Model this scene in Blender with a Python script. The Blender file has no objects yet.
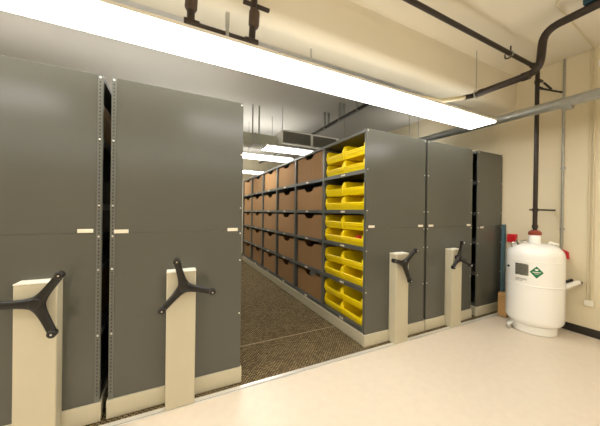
import bpy, bmesh, math, random
from mathutils import Vector, Matrix
random.seed(7)
C = bpy.context.scene.collection
PI = math.pi
F = 2.209            # plane of the shelving end panels (metres in front of the camera foot)
FC = 2.147            # front edge of the carpeted platform

# ------------------------------------------------------------------ materials
def lin(c):
    return tuple(((v/255)/12.92 if v/255 <= .04045 else ((v/255+.055)/1.055)**2.4) for v in c)
def mat(name, rgb, rough=.5, metal=0.0, noise=0.0, nscale=8.0, bump=0.0, bscale=200.0, spec=.5, coat=0.0, vary=0.0, stretch=None):
    m = bpy.data.materials.new(name); m.use_nodes = True
    nt = m.node_tree; b = nt.nodes['Principled BSDF']
    col = lin(rgb) + (1,)
    b.inputs['Base Color'].default_value = col
    b.inputs['Roughness'].default_value = rough
    b.inputs['Metallic'].default_value = metal
    b.inputs['Specular IOR Level'].default_value = spec
    b.inputs['Coat Weight'].default_value = coat
    tc = nt.nodes.new('ShaderNodeTexCoord')
    src = tc.outputs['Object']
    if stretch:
        mp = nt.nodes.new('ShaderNodeMapping'); mp.inputs['Scale'].default_value = stretch
        nt.links.new(src, mp.inputs['Vector']); src = mp.outputs['Vector']
    last = None
    if noise:
        n = nt.nodes.new('ShaderNodeTexNoise'); n.inputs['Scale'].default_value = nscale; n.inputs['Detail'].default_value = 5
        nt.links.new(src, n.inputs['Vector'])
        r = nt.nodes.new('ShaderNodeMapRange')
        r.inputs['From Min'].default_value = .25; r.inputs['From Max'].default_value = .75
        r.inputs['To Min'].default_value = 1-noise; r.inputs['To Max'].default_value = 1+noise
        nt.links.new(n.outputs['Fac'], r.inputs['Value'])
        h = nt.nodes.new('ShaderNodeHueSaturation'); h.inputs['Color'].default_value = col
        nt.links.new(r.outputs['Result'], h.inputs['Value'])
        last = h
    if vary:
        oi = nt.nodes.new('ShaderNodeObjectInfo')
        r = nt.nodes.new('ShaderNodeMapRange'); r.inputs['To Min'].default_value = 1-vary; r.inputs['To Max'].default_value = 1+vary
        nt.links.new(oi.outputs['Random'], r.inputs['Value'])
        h = nt.nodes.new('ShaderNodeHueSaturation')
        if last: nt.links.new(last.outputs['Color'], h.inputs['Color'])
        else: h.inputs['Color'].default_value = col
        nt.links.new(r.outputs['Result'], h.inputs['Value']); last = h
    if last: nt.links.new(last.outputs['Color'], b.inputs['Base Color'])
    if bump:
        n2 = nt.nodes.new('ShaderNodeTexNoise'); n2.inputs['Scale'].default_value = bscale
        nt.links.new(src, n2.inputs['Vector'])
        bp = nt.nodes.new('ShaderNodeBump'); bp.inputs['Strength'].default_value = bump; bp.inputs['Distance'].default_value = .002
        nt.links.new(n2.outputs['Fac'], bp.inputs['Height']); nt.links.new(bp.outputs['Normal'], b.inputs['Normal'])
    return m
def emit(name, rgb, strength):
    m = bpy.data.materials.new(name); m.use_nodes = True
    nt = m.node_tree; b = nt.nodes['Principled BSDF']
    b.inputs['Base Color'].default_value = (.8, .8, .8, 1)
    b.inputs['Emission Color'].default_value = lin(rgb) + (1,)
    b.inputs['Emission Strength'].default_value = strength
    return m

GREY = mat('grey_enamel', (86,86,78), .23, 0.0, .05, 1.5, .03, 320, .5)
GREYD = mat('grey_steel', (100,101,97), .4, 0.3, .04, 6)
STRIP = mat('post_steel', (102,103,96), .35, 0.1)
HOLE = mat('slot_black', (16,15,13), .8)
CREAMM = mat('cream_enamel', (200,192,166), .4, 0, .02, 5)
CAP = mat('pale_cap', (236,231,214), .4)
BLACK = mat('black_plastic', (20,18,16), .32, 0, .08, 40)
RIVET = mat('bright_rivet', (225,224,215), .3, .4)
TAG = mat('label_paper', (240,228,205), .55)
YEL = mat('yellow_plastic', (255,226,6), .36, 0, .02, 9)
CARD = mat('brown_cardboard', (168,130,88), .8, 0, .07, 5, .1, 90, .2, 0, .10, (1,6,.6))
CARDT = mat('tan_cardboard', (190,150,98), .8, 0, .06, 6, 0, 90, .2)
WALL = mat('cream_paint', (228,216,186), .6, 0, .012, 2, .08, 120, .3)
CEIL = mat('cream_ceiling_paint', (229,220,198), .7, 0, .012, 2, 0, 100, .3)
CEILR = mat('grey_ceiling_paint', (212,208,200), .75, 0, .02, 1.5, 0, 100, .3)
BASEB = mat('black_vinyl', (38,33,27), .5)
FLOOR = mat('beige_linoleum', (223,209,189), .32, 0, .035, 14, .03, 60, .45)
ALU = mat('brushed_aluminium', (238,236,228), .3, .55, .04, 60)
GALV = mat('galvanised_steel', (178,180,176), .36, .8, .12, 14)
PIPEB = mat('black_iron_pipe', (48,38,29), .4, .2, .2, 12)
RUST = mat('rusty_coupling', (80,64,52), .55, .2, .25, 14)
TANKW = mat('white_enamel', (250,249,243), .22, 0, .01, 3, 0, 100, .5, .3)
REDB = mat('red_brown_clamp', (142,62,42), .5, 0, .15, 30)
RED = mat('signal_red', (205,16,32), .45)
CHROME = mat('chrome', (200,200,196), .15, 1)
GREEN = mat('green_label', (14,118,72), .45)
PLATE = mat('nameplate_grey', (128,126,116), .35, .5, .2, 60)
INK = mat('dark_ink', (70,70,66), .6)
WHITEP = mat('white_paper', (244,242,234), .6)
BLUE = mat('blue_plastic', (72,108,122), .5)
TEAL = mat('teal_label', (22,62,78), .5)
COND = mat('painted_conduit', (218,206,172), .5)
DARKM = mat('dark_back_panel', (54,52,47), .6, .2)
HOUS = mat('white_fixture_enamel', (240,238,230), .4)
GRILL = mat('grille_dark', (120,118,108), .6, .2)
LAMP = emit('fluorescent_diffuser', (253,251,246), 9.0)
LAMPF = emit('fluorescent_diffuser_front', (253,251,246), 9.5)
UPL = emit('added_uplight', (253,251,246), 4.0)  # this and the next three: upward glow added to brighten the ceilings
UPS = emit('added_uplight_side', (255,253,248), 2.5)
UPM = emit('added_uplight_long', (253,251,246), 2.2)
UPR = emit('added_uplight_rear', (255,253,248), 5.5)
LAMPB = emit('fluorescent_diffuser_rear', (255,252,246), 12.0)

def carpet_mat():
    m = bpy.data.materials.new('ribbed_brown_carpet'); m.use_nodes = True
    nt = m.node_tree; b = nt.nodes['Principled BSDF']; L = nt.links.new
    b.inputs['Roughness'].default_value = .9; b.inputs['Specular IOR Level'].default_value = .15
    tc = nt.nodes.new('ShaderNodeTexCoord')
    br = nt.nodes.new('ShaderNodeTexBrick')
    br.inputs['Scale'].default_value = 1
    br.inputs['Color1'].default_value = lin((182,160,116))+(1,); br.inputs['Color2'].default_value = lin((130,112,80))+(1,)
    br.inputs['Mortar'].default_value = lin((46,38,27))+(1,)
    br.inputs['Brick Width'].default_value = .032; br.inputs['Row Height'].default_value = .017
    br.inputs['Mortar Size'].default_value = .005; br.inputs['Mortar Smooth'].default_value = .3
    L(tc.outputs['Object'], br.inputs['Vector'])
    n = nt.nodes.new('ShaderNodeTexNoise'); n.inputs['Scale'].default_value = 3; L(tc.outputs['Object'], n.inputs['Vector'])
    r = nt.nodes.new('ShaderNodeMapRange'); r.inputs['To Min'].default_value = .85; r.inputs['To Max'].default_value = 1.15
    L(n.outputs['Fac'], r.inputs['Value'])
    h = nt.nodes.new('ShaderNodeHueSaturation'); L(br.outputs['Color'], h.inputs['Color']); L(r.outputs['Result'], h.inputs['Value'])
    L(h.outputs['Color'], b.inputs['Base Color'])
    bp = nt.nodes.new('ShaderNodeBump'); bp.inputs['Strength'].default_value = .5; bp.inputs['Distance'].default_value = .003; bp.invert = True
    L(br.outputs['Fac'], bp.inputs['Height']); L(bp.outputs['Normal'], b.inputs['Normal'])
    return m
CARPET = carpet_mat()

# ------------------------------------------------------------------ mesh helpers
class MB:
    def __init__(s): s.bm = bmesh.new()
    def box(s, x0, x1, y0, y1, z0, z1, mi=0):
        v = [s.bm.verts.new(p) for p in ((x0,y0,z0),(x1,y0,z0),(x1,y1,z0),(x0,y1,z0),(x0,y0,z1),(x1,y0,z1),(x1,y1,z1),(x0,y1,z1))]
        for q in ((0,3,2,1),(4,5,6,7),(0,1,5,4),(1,2,6,5),(2,3,7,6),(3,0,4,7)):
            f = s.bm.faces.new([v[i] for i in q]); f.material_index = mi
        return s
    def prism(s, pts, axis, a0, a1, mi=0):
        """polygon pts (2-D) extruded along axis between a0 and a1"""
        def P(p, a):
            return {'x': (a, p[0], p[1]), 'y': (p[0], a, p[1]), 'z': (p[0], p[1], a)}[axis]
        A = [s.bm.verts.new(P(p, a0)) for p in pts]; B = [s.bm.verts.new(P(p, a1)) for p in pts]
        n = len(pts); fs = [s.bm.faces.new(A), s.bm.faces.new(B[::-1])]
        for i in range(n): fs.append(s.bm.faces.new((A[i], B[i], B[(i+1)%n], A[(i+1)%n])))
        for f in fs: f.material_index = mi
        return s
    def tube(s, pts, r, n=14, caps=True, mi=0):
        pts = [Vector(p) for p in pts]; rs = r if isinstance(r, (list, tuple)) else [r]*len(pts)
        rings = []; ref = None
        for i, p in enumerate(pts):
            t = ((pts[i+1]-p).normalized() if i < len(pts)-1 else Vector((0,0,0))) + ((p-pts[i-1]).normalized() if i else Vector((0,0,0)))
            t.normalize()
            if ref is None:
                ref = Vector((0,0,1)) if abs(t.z) < .9 else Vector((1,0,0))
            u = (ref - t*ref.dot(t)).normalized(); w = t.cross(u); ref = u
            rings.append([s.bm.verts.new(p + u*math.cos(2*PI*k/n)*rs[i] + w*math.sin(2*PI*k/n)*rs[i]) for k in range(n)])
        for a, b in zip(rings, rings[1:]):
            for k in range(n):
                f = s.bm.faces.new((a[k], a[(k+1)%n], b[(k+1)%n], b[k])); f.material_index = mi
        if caps:
            s.bm.faces.new(rings[0][::-1]).material_index = mi; s.bm.faces.new(rings[-1]).material_index = mi
        return s
    def lathe(s, prof, cx, cy, n=48):
        rings = [[s.bm.verts.new((cx+r*math.cos(2*PI*k/n), cy+r*math.sin(2*PI*k/n), z)) for k in range(n)] for r, z in prof]
        for a, b in zip(rings, rings[1:]):
            for k in range(n): s.bm.faces.new((a[k], a[(k+1)%n], b[(k+1)%n], b[k]))
        s.bm.faces.new(rings[0][::-1]); s.bm.faces.new(rings[-1])
        return s
    def build(s, name, mats, parent=None, bevel=0, seg=2, smooth=True, ang=35):
        bmesh.ops.recalc_face_normals(s.bm, faces=s.bm.faces)
        me = bpy.data.meshes.new(name); s.bm.to_mesh(me); s.bm.free()
        for m in (mats if isinstance(mats, (list, tuple)) else [mats]): me.materials.append(m)
        if smooth:
            for p in me.polygons: p.use_smooth = True
            me.set_sharp_from_angle(angle=math.radians(ang))
        o = bpy.data.objects.new(name, me); C.objects.link(o)
        if bevel:
            b = o.modifiers.new('bevel', 'BEVEL'); b.width = bevel; b.segments = seg; b.limit_method = 'ANGLE'; b.angle_limit = math.radians(40)
            b.harden_normals = False
        if parent is not None:
            o.parent = parent; o.matrix_parent_inverse = Matrix.Translation(-world_loc(parent))
        return o
def world_loc(o):
    l = o.location.copy(); p = o.parent
    return l                       # parts of things are modelled in world coordinates, only roots carry a location
def thing(name, label, cat, loc=(0,0,0), group=None):
    o = bpy.data.objects.new(name, None); C.objects.link(o); o.location = loc; o.empty_display_size = .1
    o['label'] = label; o['category'] = cat
    if group: o['group'] = group
    return o
def tag(o, label, cat, group=None):
    o['label'] = label; o['category'] = cat
    if group: o['group'] = group
    return o
def struct(o, label=None):
    o['kind'] = 'structure'
    if label: o['label'] = label
    return o
def bend(pts, r=.06, n=6):
    """round the corners of a polyline"""
    P = [Vector(p) for p in pts]; out = [P[0]]
    for a, b, c in zip(P, P[1:], P[2:]):
        d1 = min(r, (b-a).length*.48); d2 = min(r, (c-b).length*.48)
        s = b+(a-b).normalized()*d1; e = b+(c-b).normalized()*d2
        for k in range(n+1):
            t = k/n; out.append(s*(1-t)**2 + b*2*t*(1-t) + e*t*t)
    out.append(P[-1]); return out

# ------------------------------------------------------------------ the setting
XL, XR, YF, YB = -5.0, 4.6, -4.6, 9.0
CZ, CZR = 3.53, 3.42
struct(MB().box(XL, XR, YF, FC-.03, -.1, 0).build('floor', FLOOR), 'smooth beige floor in front of the shelving')
struct(MB().box(XL, XR, FC-.03, YB, -.1, .004).build('floor_carpet', CARPET), 'brown ribbed carpet under and between the shelving units')
ramp = MB().prism([(FC-.04,0),(FC-.012,.009),(FC+.006,.009),(FC+.006,.002)], 'x', XL, XR)
struct(ramp.build('trim_1', ALU), 'bright metal strip along the carpet edge')
for i, y in enumerate((2.785,)):
    struct(MB().box(XL, XR, y-.006, y+.006, .002, .006).build('trim_%d' % (i+2), mat('seam_tan', (150,130,98), .5)), 'thin seam across the carpet')
struct(MB().box(XR, XR+.1, YF, YB, 0, CZ+.1).build('wall_right', WALL))
struct(MB().box(XL-.1, XL, YF, YB, 0, CZ+.1).build('wall_left', WALL))
struct(MB().box(XL, XR, YF-.1, YF, 0, CZ+.1).build('wall_front', WALL))
struct(MB().box(XL, XR, YB, YB+.1, 0, CZ+.1).build('wall_back', WALL))
struct(MB().box(XL, XR, YF, 2.07, CZ, CZ+.1).build('ceiling', CEIL))
struct(MB().box(XL, XR, 2.3, YB, CZR, CZR+.1).build('ceiling_rear', CEILR))
bp = [(2.05,CZ),(2.05,3.17)] + [(2.16-.11*math.cos(a*PI/16), 3.17-.11*math.sin(a*PI/16)) for a in range(1,9)] + [(2.34,3.06),(2.34,CZ)]
struct(MB().prism(bp, 'x', XL, XR).build('beam', CEIL), 'cream ceiling beam with a rounded lower edge')
struct(MB().box(XR-.012, XR, YF, 2.2, 0, .1).build('baseboard_right', BASEB, bevel=.003))
# hairline joint in the right wall
struct(MB().box(XR-.004, XR, .985, .995, .1, CZ).build('trim_3', COND))

# ------------------------------------------------------------------ hand wheel
def wheel_arm(mb, cx, cz, y0, ang, R, flare):
    d = Vector((math.cos(ang), 0, math.sin(ang))); side = Vector((-math.sin(ang), 0, math.cos(ang)))
    n = 12; rings = []
    for i in range(13):
        s = R*i/12
        w = .0225 + .028*math.exp(-s/.035); th = .014 + .012*math.exp(-s/.05)
        y = y0 - flare*(s/R)**1.3
        c = Vector((cx, y, cz)) + d*s
        ring = []
        for k in range(n):
            a = 2*PI*k/n; ca, sa = math.cos(a), math.sin(a)
            ring.append(mb.bm.verts.new(c + side*w*math.copysign(abs(ca)**.6, ca) + Vector((0, th*math.copysign(abs(sa)**.6, sa), 0))))
        rings.append(ring)
    for a, b in zip(rings, rings[1:]):
        for k in range(n): mb.bm.faces.new((a[k], a[(k+1)%n], b[(k+1)%n], b[k]))
    mb.bm.faces.new(rings[0][::-1]); mb.bm.faces.new(rings[-1])
    return Vector((cx, y0-flare, cz)) + d*R
def hand_wheel(parent, cx, cz, yface, deg, R=.2):
    mb = MB(); tips = []; y0 = yface-.042
    for k in range(3): tips.append(wheel_arm(mb, cx, cz, y0, math.radians(deg+120*k), R, .03))
    mb.tube([(cx, yface, cz), (cx, y0, cz)], [.03, .04], 20)
    h = mb.build('handle', BLACK, parent, ang=50)
    hm = MB().tube([(cx, y0-.02, cz), (cx, y0-.027, cz), (cx, y0-.03, cz)], [.034, .03, .016], 24)
    hm.build('hub_cap', BLACK, h)
    for t in tips:
        k = MB().tube([t+Vector((0,.018,0)), t+Vector((0,.012,0)), t+Vector((0,-.022,0)), t+Vector((0,-.028,0))], [.016,.024,.024,.017], 16)
        k.build('knob', BLACK, h)
        MB().tube([t+Vector((0,-.028,0)), t+Vector((0,-.031,0))], [.007,.006], 10).build('pin', CHROME, h)
    return h

# ------------------------------------------------------------------ mobile shelving units
H = 2.4
ZS = [.19, .635, 1.09, 1.51, 1.962]          # shelf tops
YP = [2.209, 3.115, 4.046, 4.944, 5.874, 6.835, 7.75]
def shelving(x0, x1, label, wheel=None, detailed=None, strips=(), tags=(), double=True, seam=1.307, face=0, pt=.022):
    xm = (x0+x1)/2
    t = thing('mobile_shelving_unit', label, 'shelving unit', (xm, F, 0), 'mobile shelving units')
    # end panel in two sheets
    MB().box(x0+.002, x1-.002, F, F+pt, .137, seam-.0006).build('end_panel', GREY, t, bevel=.001)
    MB().box(x0+.002, x1-.002, F, F+pt, seam+.0006, H).build('end_panel', GREY, t, bevel=.001)
    MB().box(x0, x1, F+.024, YP[-1], H-.035, H).build('top_panel', GREYD, t, bevel=.003)
    # carriage base
    k = MB().box(x0-.008, x1+.008, F-.012, F+.03, .006, .136).build('kick_plate', CREAMM, t, bevel=.004)
    MB().box(x0-.006, x0+.03, F+.032, YP[-1], .010, .136).build('side_rail', CREAMM, t, bevel=.003)
    MB().box(x1-.03, x1+.006, F+.032, YP[-1], .010, .136).build('side_rail', CREAMM, t, bevel=.003)
    for y in (2.6, 4.4, 6.2, 7.5): MB().box(x0+.06, x1-.06, y-.06, y+.06, .004, .12).build('wheel_carriage', DARKM, t)
    # shelves and posts
    for side in ((0, 1) if double else (face,)):
        xa, xb = ((x0, xm-.012) if side == 0 else (xm+.012, x1)) if double else ((x0, x1-.02) if face == 0 else (x0+.02, x1))
        xf = xa if side == 0 else xb
        if detailed == side:
            for b in range(6):
                for z in ZS:
                    mb = MB().box(xa+.012, xb, YP[b]+.022, YP[b+1]-.022, z-.012, z)
                    mb.box(xa+.004, xa+.018, YP[b]+.024, YP[b+1]-.024, z-.045, z)
                    sh = mb.build('shelf', GREYD, t, bevel=.0015)
                    ym = (YP[b]+YP[b+1])/2 + (0.02 if b else -.02)
                    MB().box(xa+.0005, xa+.004, ym-.04, ym+.04, z-.034, z-.012).build('label_holder', TAG, sh)
            for y in YP[1:]:
                MB().box(xa, xa+.03, y-.02, y+.02, .148, H-.036).build('post', STRIP, t, bevel=.002)
            for y in YP[1:]:
                MB().box(xa+.03, xb, y-.006, y+.006, .148, H-.036).build('divider', GREYD, t)
        else:
            for z in ZS:
                mb = MB().box(xa+.012, xb, F+.03, YP[-1], z-.012, z)
                xe = xa if side == 0 else xb-.014
                mb.box(xe+.002, xe+.012, F+.03, YP[-1], z-.045, z)
                mb.build('shelf', GREYD, t)
            for y in YP[1:]:
                xe = xa if side == 0 else xb-.03
                MB().box(xe, xe+.03, y-.02, y+.02, .148, H-.036).build('post', STRIP, t)
        # front post, flush behind the end panel
        xe = xa if side == 0 else xb-.03
        MB().box(xe, xe+.03, F+pt+.001, F+pt+.012, .148, H-.036).build('post', STRIP, t)
    bx0 = xm-.004 if double else (x1-.012 if face == 0 else x0+.004)
    MB().box(bx0, bx0+.008, F+.03, YP[-1]-.01, .15, H-.04).build('back_panel', DARKM, t)
    # perforated angle strips with slots, and rivets
    for s in strips:
        xs = (x0+.002, x0+.03) if s == 'l' else (x1-.03, x1-.002)
        mb = MB().box(xs[0], xs[1], F-.004, F-.0003, .138, H)
        xc = (xs[0]+xs[1])/2
        z = .19
        while z < H-.05:
            mb.box(xc-.0035, xc+.0035, F-.0052, F-.004, z-.005, z+.005, 1); z += .0254
        mb.build('perforated_strip', [STRIP, HOLE], t)
    nr = 0
    for z in (.60, 1.055, 1.285, 1.50, 1.955, 2.38):
        for s in 'lr':
            xc = (x0+.016) if s == 'l' else (x1-.016)
            yb = F-.004 if s in strips else F
            MB().tube([(xc, yb, z), (xc, yb-.003, z), (xc, yb-.005, z)], [.0065, .006, .003], 10).build('rivet', RIVET, t)
    for (a, b, z) in tags:
        lh = MB().box(a, b, F-.005, F, z-.013, z+.013).build('label_holder', CAP, t, bevel=.001)
        MB().box(a+.005, b-.005, F-.0058, F-.005, z-.008, z+.008).build('label_card', TAG, lh)
    if wheel:
        px, deg, hx, hz = wheel
        p = MB().box(px-.1, px+.1, F-.1, F-.013, .006, 1.01).build('drive_housing', CREAMM, t, bevel=.006)
        MB().box(px-.101, px+.101, F-.101, F-.0, 1.011, 1.021).build('housing_cap', CAP, p, bevel=.002)
        MB().box(px-.099, px+.099, F-.012, F-.0005, .138, 1.01).build('housing_back', CREAMM, p)
        hand_wheel(t, hx, hz, F-.1, deg)
    return t

shelving(-1.043, -.443, 'grey shelving unit end at far left with a handle cut off by the picture edge', (-.745, 55, -.725, .908), None, ('r',), [(-.575,-.49,1.325)], double=False, face=1, pt=.006)
shelving(-.397, .534, 'grey shelving unit left of the carpeted aisle, second from the left edge', (.062, 105, .078, .915), None, ('l',), [(-.372,-.287,1.318),(.41,.495,1.318)])
shelving(1.888, 2.831, 'grey shelving unit right of the aisle holding yellow bins and brown boxes', (2.345, 45, 2.325, .915), 0, (), [(1.925,2.01,1.325),(2.71,2.795,1.325)])
shelving(2.868, 3.812, 'grey shelving unit between the yellow bin unit and the narrow wall unit', (3.335, 90, 3.31, .915), None, (), [(2.90,2.985,1.325),(3.69,3.775,1.325)])
shelving(3.942, 4.575, 'narrow grey shelving unit without a handle against the right wall', None, None, (), [(4.01,4.095,1.29)], double=False, pt=.006)

# ------------------------------------------------------------------ yellow stacking bins
def make_bin():
    w, d, h = .394, .40, .172; T = .006
    mb = MB()
    prof = [(.02,0),(d,0),(d,h),(.06,h),(.03,h-.006),(.012,h-.022),(.006,h-.05),(0,.095),(0,.05)]
    for s in (-1, 1):
        y = s*(w/2-T/2)
        mb.prism(prof, 'y', y-T/2, y+T/2)
        # rolled rim along the top of the side wall and stacking ridge
        mb.tube([(d-.005,y,h-.004),(.06,y,h-.004),(.03,y,h-.01),(.014,y,h-.026),(.006,y,.095),(.005,y,.05)], .008, 8)
        mb.box(.006, .016, min(y, y-s*.028), max(y, y-s*.028), .05, h-.045)   # front flange
    mb.box(.022, d, -w/2+T, w/2-T, 0, T)                       # bottom
    mb.box(d-T, d, -w/2+T, w/2-T, T, h)                       # back
    mb.prism([(.02,0),(.026,0),(.008,.06),(.008,.08),(0,.08),(0,.058)], 'y', -w/2+T, w/2-T)   # front wall
    mb.tube([(.004,-w/2,.08),(.004,w/2,.08)], .011, 10)     # rounded front lip
    mb.box(-.004, .004, -w/2, w/2, .05, .058)                 # finger ledge
    return mb.build('storage_bin', YEL, None, bevel=.0012, seg=1)
b0 = make_bin(); first = True
rows = ['bottom', 'second lowest', 'middle', 'second highest', 'top']
for ri, z in enumerate(ZS):
    for ci, yc in enumerate((2.474, 2.882)):
        for up in (0, 1):
            o = b0 if first else b0.copy()
            if not first: C.objects.link(o)
            first = False
            o.location = (1.888+.024+random.uniform(0,.012), yc, z+.0005+up*.181)
            tag(o, 'yellow bin, %s one %s, on the %s shelf' % (('lower','upper')[up], ('nearest the end panel','nearest the boxes')[ci], rows[ri]), 'bin', 'yellow stacking bins')
# red and white goods showing in two bins
def lump(name, label, cat, c, r, m, sq=(1,1,1)):
    bm = bmesh.new(); bmesh.ops.create_icosphere(bm, subdivisions=3, radius=1)
    for v in bm.verts:
        k = 1+.12*math.sin(7*v.co.x+3)*math.cos(6*v.co.y+1)+.08*math.sin(9*v.co.z)
        v.co = Vector((v.co.x*r*sq[0], v.co.y*r*sq[1], v.co.z*r*sq[2]))*k + Vector(c)
    me = bpy.data.meshes.new(name); bm.to_mesh(me); bm.free(); me.materials.append(m)
    for p in me.polygons: p.use_smooth = True
    return tag((lambda o: (C.objects.link(o), o)[1])(bpy.data.objects.new(name, me)), label, cat)
lump('red_pouch', 'red pouch inside the lower yellow bin of the middle shelf', 'pouch', (2.0, 2.46, ZS[2]+.063), .052, RED, (1,.9,1))
lump('white_pouch', 'small white pouch beside the red pouch in the yellow bin', 'pouch', (1.99, 2.36, ZS[2]+.05), .04, WHITEP, (1,.8,1))

# ------------------------------------------------------------------ brown cardboard bin boxes
def make_box(w, d, h):
    mb = MB(); T = .007
    n = min(.15, w*.2); nd = .06
    front = [(-w/2,0),(w/2,0),(w/2,h),(n,h),(n*.8,h-nd*.6),(n*.45,h-nd),(-n*.45,h-nd),(-n*.8,h-nd*.6),(-n,h),(-w/2,h)]
    mb.prism(front, 'x', 0, T)
    mb.box(d-T, d, -w/2, w/2, 0, h)
    for s in (-1, 1): mb.box(T, d-T, s*(w/2-T/2)-T/2, s*(w/2-T/2)+T/2, 0, h)
    mb.box(T, d-T, -w/2+T, w/2-T, 0, T)
    return mb.build('cardboard_box', CARD, None, smooth=False)
bx = {}
bays = ['first', 'second', 'third', 'fourth', 'fifth']
for b in range(1, 6):
    w = YP[b+1]-YP[b]-.10
    for ri, z in enumerate(ZS):
        if (b, ri) not in bx:
            o = make_box(w, .40, (.352, .36, .345, .34, .40)[ri]); bx[(b, ri)] = o
        else:
            o = bx[(b, ri)].copy(); C.objects.link(o)
        inset = .024 + random.uniform(.0, .02)
        dy = random.uniform(-.022, .022)
        o.location = (1.888+inset, (YP[b]+YP[b+1])/2+dy, z+.0006)
        tag(o, 'brown cardboard box on the %s shelf, %s bay beyond the yellow bins' % (rows[ri], bays[b-1]), 'box', 'brown cardboard boxes')
lump('white_bag', 'white plastic bag showing in the notch of the nearest bottom shelf box', 'bag', (2.055, 3.62, ZS[0]+.30), .08, WHITEP, (.9,1.2,.7))
lump('pale_bag', 'pale bag showing in the notch of the second bottom shelf box', 'bag', (2.05, 4.5, ZS[0]+.30), .075, WHITEP, (.9,1.0,.8))
# boxes seen through the slit between the two left units
for (z, hh, y0, lab, m) in ((1.963, .33, 2.30, 'tan cardboard box on the top shelf seen through the slit between left units', CARDT),
                        (.636, .4, 2.30, 'brown cardboard box on a low shelf seen through the slit between left units', CARD)):
    mb = MB().box(-.86, -.50, y0, y0+.5, z, z+hh*.97)
    mb.box(-.862, -.498, y0-.002, y0+.502, z+hh*.72, z+hh)       # lid
    tag(mb.build('cardboard_box', m, None, bevel=.003), lab, 'box', 'boxes in the left slit')

# ------------------------------------------------------------------ fluorescent fixtures
def fixture(x0, x1, y0, y1, z, label, lamp, zc, group='ceiling light fixtures', rods=None, up=None):
    t = thing('fluorescent_light', label, 'light', ((x0+x1)/2, (y0+y1)/2, z), group)
    ym = (y0+y1)/2
    MB().prism([(y0+.006,z),(y1-.006,z),(y1+.018,z+.03),(y0+.006,z+.02)], 'x', x0+.012, x1-.012).build('diffuser', lamp, t)
    MB().prism([(y0,z+.0205),(y0+.006,z+.0205),(y1+.018,z+.0305),(y1+.018,z+.045),(y0,z+.045)], 'x', x0+.012, x1-.012).build('housing', HOUS, t, bevel=.003)
    if up: MB().box(x0+.03, x1-.03, y0+.05, y1-.05, z+.0455, z+.05).build('added_uplight_panel', up, t)  # added glowing panel on the housing, throws light up at the ceiling
    for a in (x0, x1-.011): MB().box(a, a+.011, y0, y1+.018, z-.001, z+.046).build('end_cap', HOUS, t, bevel=.002)
    for xr in (rods or (x0+.5, x1-.5)):
        MB().tube([(xr, ym, z+.045), (xr, ym, zc)], .006, 8).build('hanger_rod', GALV, t)
    return t
fixture(-4.2, 3.71, 1.865, 2.195, 2.66, 'long bright fluorescent light crossing above the shelving ends', LAMP, CZ, rods=(-3.2,), up=UPM)
fixture(-.6, 2.42, 5.3, 5.72, 2.66, 'bright fluorescent light deep over the aisle below the grille box', LAMPB, CZR, rods=(0.2, 1.45), up=UPR)
fixture(1.5, 2.75, 4.46, 4.80, 2.66, 'bright fluorescent light fixed under the hanging air unit', LAMPB, 2.7345, rods=(1.9, 2.5))
fixture(-.2, 2.9, 7.55, 7.95, 2.66, 'small far fluorescent light at the end of the aisle', LAMPB, CZR, rods=(.3, 2.7), up=UPR)
for (a, b, lab) in ((-3.9,-2.5,'fluorescent light over the front floor, leftmost of its row'),(-2.35,-1.1,'fluorescent light over the front floor, in front of the left unit'),
                    (.15,1.4,'fluorescent light over the front floor, in front of the aisle'),(3.0,3.75,'fluorescent light over the front floor, nearest the silver pipe')):
    fixture(a, b, .42, .78, 2.66, lab, LAMPF, CZ, rods=(a+.3, b-.3), up=UPL)
fixture(-4.2, .75, 3.55, 3.9, 2.66, 'added unseen fluorescent light over the tops of the left shelving units', LAMPB, CZR, rods=(-3.9,-3.1), up=UPS)  # added out of sight to lift the rear ceiling and carpet
fixture(3.95, 4.5, 3.4, 3.75, 2.66, 'added unseen short fluorescent light over the wall end shelving unit', LAMPB, CZR, rods=(4.1,4.35), up=UPR)  # extra light added behind the unit tops, hidden from the camera
fixture(-4.2, 3.7, -2.3, -1.9, 2.72, 'long fluorescent light behind the viewpoint', LAMPF, CZ, up=UPL)
# light hanger stub in front of the beam
tag(MB().tube([(1.043,1.95,2.70),(1.043,1.95,2.87)], .007, 8).build('hanger_stub', GALV), 'thin grey hanger stub on the long light in front of the beam', 'hanger')
tag(MB().box(.325,.345,1.90,1.925,2.712,2.80).box(.322,.348,1.896,1.93,2.80,2.90).build('light_bracket', GALV, bevel=.003), 'pale metal bracket on the dark pipe above the long light', 'bracket')

# ------------------------------------------------------------------ pipework
# dark U-shaped pipe above the light
u = thing('sprinkler_pipe', 'dark U-shaped pipe with couplings above the long light', 'pipe', (.3, 1.98, 2.76))
MB().tube(bend([(.095,1.97,CZ),(.095,1.97,2.775),(.53,1.97,2.775),(.565,1.97,CZ)], .045), .026, 16).build('pipe_run', PIPEB, u)
for x, z0, z1 in ((.095,2.87,2.99),(.545,2.90,3.04)):
    MB().tube([(x,1.97,z0),(x,1.97,z0+.02),(x+.004,1.97,z1-.02),(x+.004,1.97,z1)], [.03,.041,.041,.03], 18).build('coupling', RUST, u)
for x in (.10, .525):
    MB().tube([(x-.05,1.97,2.775),(x+.05,1.97,2.775)], .036, 16).build('elbow_collar', PIPEB, u)
MB().box(.46,.67,1.955,1.985,3.065,3.085).build('pipe_clamp', PIPEB, u, bevel=.003)

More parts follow.
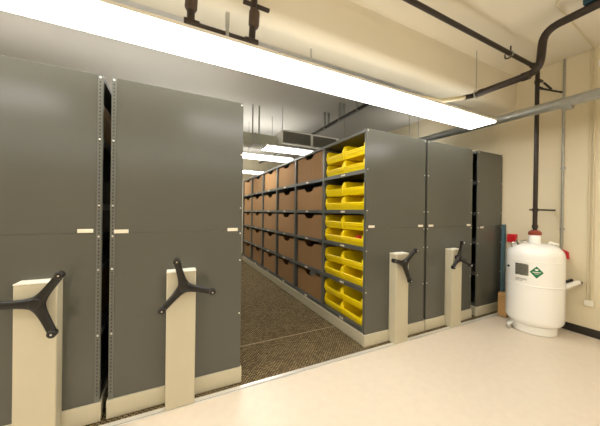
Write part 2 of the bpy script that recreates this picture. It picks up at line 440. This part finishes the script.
# big black pipe near the ceiling with the S bend
s = thing('black_drain_pipe', 'thick black pipe with an S bend below the ceiling at upper right', 'pipe', (3.4, 1.3, 3.0))
MB().tube(bend([(3.4,-1.6,3.385),(3.4,1.29,3.375),(3.4,1.32,2.975),(3.4,1.9,2.985)], .13, 8), .037, 18).build('pipe_run', PIPEB, s)
MB().tube(bend([(3.4,1.9,2.985),(3.4,2.0,2.985),(3.29,2.0,2.95),(3.24,2.0,2.935)], .06, 6), .03, 16).build('thin_run', PIPEB, s)
MB().tube([(3.24,2.0,2.935),(2.8,2.0,2.80),(2.3,2.0,2.755)], .027, 14).build('painted_run', COND, s)
MB().tube([(3.4,1.40,2.976),(3.4,1.47,2.977)], .044, 18).build('coupling', PIPEB, s)
MB().tube([(3.4,1.86,2.985),(3.4,1.91,2.985)], .042, 18).build('coupling', PIPEB, s)
MB().box(3.36,3.44,.86,1.0,3.415,3.47).build('marker_sleeve', TEAL, s, bevel=.008)
hg = thing('pipe_hanger', 'thin rod hanger holding the low black pipe near the beam', 'hanger', (3.4,1.95,CZ))
MB().tube([(3.4,1.945,3.03),(3.4,1.945,CZ)], .005, 8).build('rod', GALV, hg)
MB().tube([(3.4+.045*math.cos(a*PI/10),1.945,2.985+.045*math.sin(a*PI/10)) for a in range(0,20)]+[(3.445,1.945,2.985)], .007, 6).build('clevis', GALV, hg)

# black vent pipe: up from the tank, then along under the ceiling
TX, TY = 4.2, 1.65
v = thing('vent_pipe', 'slim black pipe rising from the white tank then running left under the ceiling', 'pipe', (TX,TY,1.26))
MB().tube(bend([(TX,TY,1.285),(TX,TY,3.375),(-1.0,TY,3.385)], .06, 6), .024, 14).build('pipe_run', PIPEB, v)
for z in (1.33, 3.2, 1.545): MB().tube([(TX,TY,z-.02),(TX,TY,z+.02)], .031, 14).build('collar', PIPEB, v)
MB().tube([(4.06,TY,3.376),(4.12,TY,3.376)], .032, 14).build('collar', PIPEB, v)
b1 = thing('pipe_bracket', 'black angled bracket clamping the vent pipe near the ceiling', 'bracket', (XR,1.6,3.2))
MB().box(TX-.045,TX+.045,TY-.045,TY-.026,3.185,3.21).build('clamp', PIPEB, b1)
MB().tube([(TX+.02,TY-.036,3.10),(XR,1.547,3.11)], .012, 8).build('arm', PIPEB, b1)
MB().tube([(TX+.04,TY-.05,3.175),(TX+.15,TY-.085,3.105)], .012, 8).build('strut', PIPEB, b1)
MB().box(TX-.03,TX+.05,TY-.045,TY-.026,3.09,3.115).build('clamp', PIPEB, b1)
b2 = thing('pipe_bracket', 'dark flat bracket clamping the vent pipe just above the tank', 'bracket', (XR,1.6,1.54))
MB().box(TX-.045,XR,TY-.06,TY-.032,1.535,1.557).build('arm', PIPEB, b2, bevel=.002)
MB().box(TX-.045,TX+.045,TY+.032,TY+.045,1.535,1.557).build('clamp', PIPEB, b2)
vh = thing('pipe_hanger', 'bent wire hanger on the vent pipe under the ceiling', 'hanger', (3.55,1.66,CZ))
MB().tube(bend([(3.66,1.70,CZ),(3.66,1.70,3.47),(3.56,1.715,3.40),(3.54,1.70,3.338),(3.54,1.65,3.328),(3.47,1.60,3.332)], .02, 4), .008, 8).build('hook', PIPEB, vh)
MB().tube([(3.535,TY,3.379),(3.565,TY,3.379)], .0305, 14).build('collar', GALV, v)

# silver pipe along the right side
g = thing('silver_pipe', 'large silver galvanised pipe running past the end of the long light', 'pipe', (3.86,1.2,2.7))
MB().tube([(3.86,-2.2,2.67),(3.86,3.0,2.75),(3.86,8.6,2.78)], .055, 20).build('pipe_run', GALV, g)
for y in (.55, 1.25, 4.1): MB().tube([(3.86,y-.04,2.692+.0154*(y-1)),(3.86,y+.04,2.693+.0154*(y-1))], .0605, 20).build('coupling', GALV, g)

# ceiling conduits behind the beam
for k, (dx, lab) in enumerate(((0,'dark conduit hung under the rear ceiling above the yellow bins'),(.09,'grey conduit hung under the rear ceiling beside the dark one'))):
    t = thing('ceiling_conduit', lab, 'conduit', (2.6+dx,4,3.15), 'rear ceiling conduits')
    MB().tube([(2.62+dx,2.62,3.13+.04*k),(2.62+dx,8.5,3.13+.04*k)], .022+.008*k, 10).build('pipe_run', (PIPEB if k == 0 else GALV), t)
    for y in (3.3, 3.8, 4.3):
        MB().box(2.60+dx,2.64+dx,y-.012,y+.012,3.10+.04*k,CZR).build('hanger_strap', GALV, t)
# rods hanging from the rear ceiling
# air handler with grille
a = thing('air_handler', 'hanging air unit with a dark framed grille over the aisle boxes', 'air unit', (2.3,4.4,2.73))
MB().box(1.78,3.3,4.42,5.05,2.735,2.985).build('casing', HOUS, a, bevel=.004)
fr = MB()
for x0, x1 in ((1.77,2.40),(2.40,3.0)):
    fr.box(x0,x1,4.40,4.42,2.965,2.99); fr.box(x0,x1,4.40,4.42,2.73,2.755)
    fr.box(x0,x0+.025,4.40,4.42,2.755,2.965); fr.box(x1-.025,x1,4.40,4.42,2.755,2.965)
fr.build('frame', HOUS, a)
for x0, x1 in ((1.795,2.375),(2.425,2.975)):
    gm = MB().box(x0,x1,4.412,4.4195,2.755,2.965)
    z = 2.77
    while z < 2.96: gm.box(x0,x1,4.404,4.411,z,z+.007); z += .017
    gm.build('grille', GRILL, a)
for y in (4.5, 4.72, 4.95): MB().tube([(2.0,y,2.735),(2.0,y,2.728)], [.022,.018], 12).build('bolt', GALV, a)
for x, y in ((1.80,4.45),(3.2,4.45),(1.80,5.0)): MB().tube([(x,y,2.985),(x,y,CZR)], .006, 8).build('hanger_rod', GALV, a)
d = thing('air_duct', 'greenish grey duct hanging left of the air unit', 'duct', (1.2,4.75,2.7))
MB().box(.5,1.76,4.62,5.0,2.725,2.91).build('duct_body', mat('duct_green_grey', (176,178,160), .5, .2, .04, 5), d, bevel=.004)
MB().box(.49,.52,4.61,5.01,2.716,2.92).build('flange', GALV, d); MB().box(1.32,1.35,4.61,5.01,2.716,2.92).build('flange', GALV, d)
for x, zt in ((1.28,3.1),(1.40,CZR)): MB().box(x-.012,x+.012,4.60,4.62,2.716,CZR).build('hanger_strap', GALV, d)

# ------------------------------------------------------------------ conduits and boxes on the right wall
for k, y in enumerate((1.243, 1.277)):
    w = thing('wall_conduit', ('cream conduit on the right wall, nearer of the pair above the switch box', 'cream conduit on the right wall, farther of the pair above the switch box')[k], 'conduit', (XR-.02,y,.5), 'cream wall conduits')
    path = [(XR-.018,y,.44),(XR-.018,y,CZ-.016),(3.3,y-.08,CZ-.016),(3.15,y-.2,CZ-.016)] if k == 0 else [(XR-.018,y,.44),(XR-.018,y,CZ-.002)]
    MB().tube(bend(path, .04, 5) if k == 0 else path, .008, 10).build('pipe_run', COND, w)
    for z in (1.2, 2.4): MB().box(XR-.008,XR,y-.014,y+.014,z-.012,z+.012).build('strap', COND, w)
sw = thing('switch_box', 'cream switch box low on the right wall beside the tank', 'box', (XR,1.287,.35))
MB().box(XR-.03,XR,1.215,1.305,.37,.45).build('body', COND, sw, bevel=.005)
MB().box(XR-.036,XR-.03,1.219,1.301,.374,.446).build('cover', CAP, sw, bevel=.002)
rc = thing('wall_conduit', 'grey conduit on the right wall running down to the tilted red box', 'conduit', (XR-.02,1.52,1.0))
MB().tube([(XR-.018,1.52,.99),(XR-.018,1.52,CZ-.002)], .013, 10).build('pipe_run', GALV, rc)
for z in (1.3, 2.1): MB().box(XR-.008,XR,1.495,1.545,z-.012,z+.012).build('strap', GALV, rc)
r1 = MB().box(XR-.06,XR+.002,2.01,2.12,1.07,1.19).build('alarm_box', RED, bevel=.004)
tag(r1, 'square red box on the wall left of the tank neck', 'alarm box', 'red boxes on the wall')
r2 = MB().prism([(1.445,.915),(1.52,.96),(1.535,1.045),(1.455,1.01)], 'x', XR-.05, XR).build('alarm_box', RED, bevel=.004)
tag(r2, 'tilted red box behind the right shoulder of the tank', 'alarm box', 'red boxes on the wall')

# ------------------------------------------------------------------ white cryogenic tank
R = .286
t = thing('cryogenic_tank', 'white cylindrical gas tank with a green diamond label by the wall', 'tank', (TX,TY,0))
prof = [(R-.085,.10)] + [(R-.085+.085*math.sin(a*PI/16), .185-.085*math.cos(a*PI/16)) for a in range(1,9)]
prof += [(R,.60),(R+.005,.603),(R+.005,.613),(R,.616),(R,.90),(R+.002,.903),(R+.002,.909),(R,.912),(R,.965)]
prof += [(.11+(R-.11)*math.cos(a*PI/20), .965+.15*math.sin(a*PI/20)) for a in range(1,11)] + [(.075,1.118)]
MB().lathe(prof, TX, TY, 64).build('vessel', TANKW, t, ang=28)
MB().lathe([(R-.07,0),(R-.06,.008),(R-.06,.11),(R-.075,.112)], TX, TY, 48).build('skirt', TANKW, t)
MB().lathe([(.06,1.11),(.06,1.215),(.053,1.225)], TX, TY, 32).build('neck', TANKW, t)
MB().lathe([(.05,1.218),(.064,1.222),(.068,1.235),(.068,1.256),(.058,1.266),(.04,1.28),(.028,1.286)], TX, TY, 20).build('neck_clamp', REDB, t)
def patch(name, m, a0, a1, z0, z1, off, parent, shape=None, n=12):
    """a label curved round the vessel; shape(u,v) keeps a diamond when given"""
    bm = bmesh.new()
    if shape == 'diamond':
        am, zm, da, dz = (a0+a1)/2, (z0+z1)/2, (a1-a0)/2, (z1-z0)/2
        cols = []
        for i in range(-n, n+1):
            k = (1-abs(i)/n)*dz; cols.append((am+da*i/n, zm-k, zm+k))
    else: cols = [(a0+(a1-a0)*i/n, z0, z1) for i in range(n+1)]
    for side in (0, 1):
        rr = R+off-(.001 if side else 0)
        vs = [[bm.verts.new((TX+rr*math.cos(math.radians(a)), TY+rr*math.sin(math.radians(a)), z)) for z in (p, q)] for a, p, q in cols]
        for c1, c2 in zip(vs, vs[1:]): bm.faces.new((c1[0], c2[0], c2[1], c1[1]))
    bmesh.ops.remove_doubles(bm, verts=bm.verts, dist=1e-6)
    x = MB(); x.bm.free(); x.bm = bm
    return x.build(name, m, parent, smooth=False)
gl = patch('diamond_label', GREEN, 193, 218.5, .713, .858, .0025, t, 'diamond')
patch('label_border', WHITEP, 191.8, 219.7, .705, .866, .0015, gl, 'diamond')
patch('label_text', WHITEP, 198.5, 213, .782, .79, .0045, gl)
patch('label_text', WHITEP, 202, 209.5, .765, .77, .0045, gl)
patch('label_symbol', WHITEP, 203, 208.5, .806, .826, .0045, gl)
pl = patch('nameplate', PLATE, 164, 190.5, .735, .865, .003, t)
patch('nameplate_edge', CHROME, 163, 191.5, .728, .872, .002, pl)
wl = patch('paper_label', WHITEP, 158.5, 192, .648, .70, .0035, t)
for z in (.688, .676, .66): patch('label_text', INK, 164, 188 if z > .66 else 180, z-.002, z+.002, .005, wl)
ka = math.radians(142); kd = Vector((math.cos(ka), math.sin(ka), 0)); kp = Vector((TX,TY,.81))+kd*R
MB().tube([kp-kd*.01, kp+kd*.012, kp+kd*.016], [.015,.015,.009], 16).build('gauge_port', BLACK, t)
# filling valves on the shoulder
vv = MB()
va = Vector((TX-.16,TY+.10,1.085))
vv.tube(bend([va, va+Vector((0,0,.05)), (TX-.05,TY+.05,1.15)], .03, 5), .011, 10)
vv.tube([va+Vector((0,0,.0)), va+Vector((0,0,.025))], .02, 12)
vv.tube(bend([va+Vector((-.05,.05,-.03)), va+Vector((-.05,.05,.035)), va+Vector((.06,-.02,.035))], .02, 4), .009, 10)
vv.build('valve_pipe', CHROME, t)
MB().tube([va+Vector((-.01,.0,.045)), va+Vector((-.012,0,.068)), va+Vector((-.012,0,.072))], [.026,.026,.016], 16).build('valve_knob', CHROME, t)
MB().tube(bend([(TX+.12,TY-.1,1.08),(TX+.12,TY-.1,1.135),(TX+.2,TY-.16,1.10)], .02, 4), .014, 10).build('relief_pipe', TANKW, t)
MB().tube([(TX+.215,TY-.15,1.0),(TX+.235,TY-.165,1.02),(TX+.24,TY-.17,1.025)], [.028,.028,.018], 14).build('relief_cap', BLACK, t)
# tow arm to the right
MB().tube([(TX+.13,TY-.24,.60),(TX+.22,TY-.29,.635),(TX+.335,TY-.31,.65)], [.038,.03,.024], 14).build('side_arm', TANKW, t)
MB().tube([(TX+.333,TY-.309,.65),(TX+.385,TY-.315,.64)], .017, 12).build('arm_tip', BLACK, t)
MB().tube([(TX+.12,TY-.25,.66),(TX+.215,TY-.285,.685)], .018, 10).build('arm_clip', BLACK, t)
# castor wheel
MB().tube([(3.945,1.80,.03),(3.915,1.80,.03)], .029, 18).build('castor', CHROME, t, bevel=.004)
MB().box(3.915,4.02,1.785,1.815,.055,.085).build('castor_arm', TANKW, t, bevel=.003)

# cardboard box and blue board between tank and narrow unit
cb = thing('cardboard_box', 'small tan cardboard box on the floor behind the left side of the tank', 'box', (4.35,2.045,.0))
MB().box(4.28,4.42,1.99,2.10,.011,.31).build('body', CARDT, cb, bevel=.002)
MB().prism([(4.28,.312),(4.42,.312),(4.42,.335),(4.3,.35)], 'y', 1.99, 2.10).build('flap', CARDT, cb)
bl = thing('blue_board', 'narrow blue board standing at the wall edge of the narrow shelving unit', 'board', (4.55,2.165,.0))
MB().box(4.50,4.572,2.145,2.175,.012,1.33).build('panel', BLUE, bl, bevel=.006)
MB().tube([(4.50,2.16,.012),(4.50,2.16,1.33)], .014, 12).build('edge', BLUE, bl)

# ------------------------------------------------------------------ camera, world, view
cam = bpy.data.cameras.new('camera'); co = bpy.data.objects.new('camera', cam); C.objects.link(co)
bpy.context.scene.camera = co
cam.sensor_fit = 'HORIZONTAL'; cam.sensor_width = 36; cam.lens = 257.81/600*36; cam.clip_start = .05
yaw, pit, rol = (math.radians(v) for v in (26.182, -.160, .810))
fw = Vector((math.sin(yaw)*math.cos(pit), math.cos(yaw)*math.cos(pit), math.sin(pit)))
rt = Vector((math.cos(yaw), -math.sin(yaw), 0)); up = rt.cross(fw)
r2_ = rt*math.cos(rol) + up*math.sin(rol); u2 = -rt*math.sin(rol) + up*math.cos(rol)
co.matrix_world = Matrix(((r2_.x,u2.x,-fw.x,0),(r2_.y,u2.y,-fw.y,0),(r2_.z,u2.z,-fw.z,1.472),(0,0,0,1)))

w = bpy.data.worlds.new('world'); bpy.context.scene.world = w; w.use_nodes = True
w.node_tree.nodes['Background'].inputs['Color'].default_value = (.02,.02,.02,1)
vs = bpy.context.scene.view_settings
vs.view_transform = 'Standard'; vs.look = 'None'; vs.gamma = 1; vs.use_curve_mapping = False
vs.exposure = 0.12
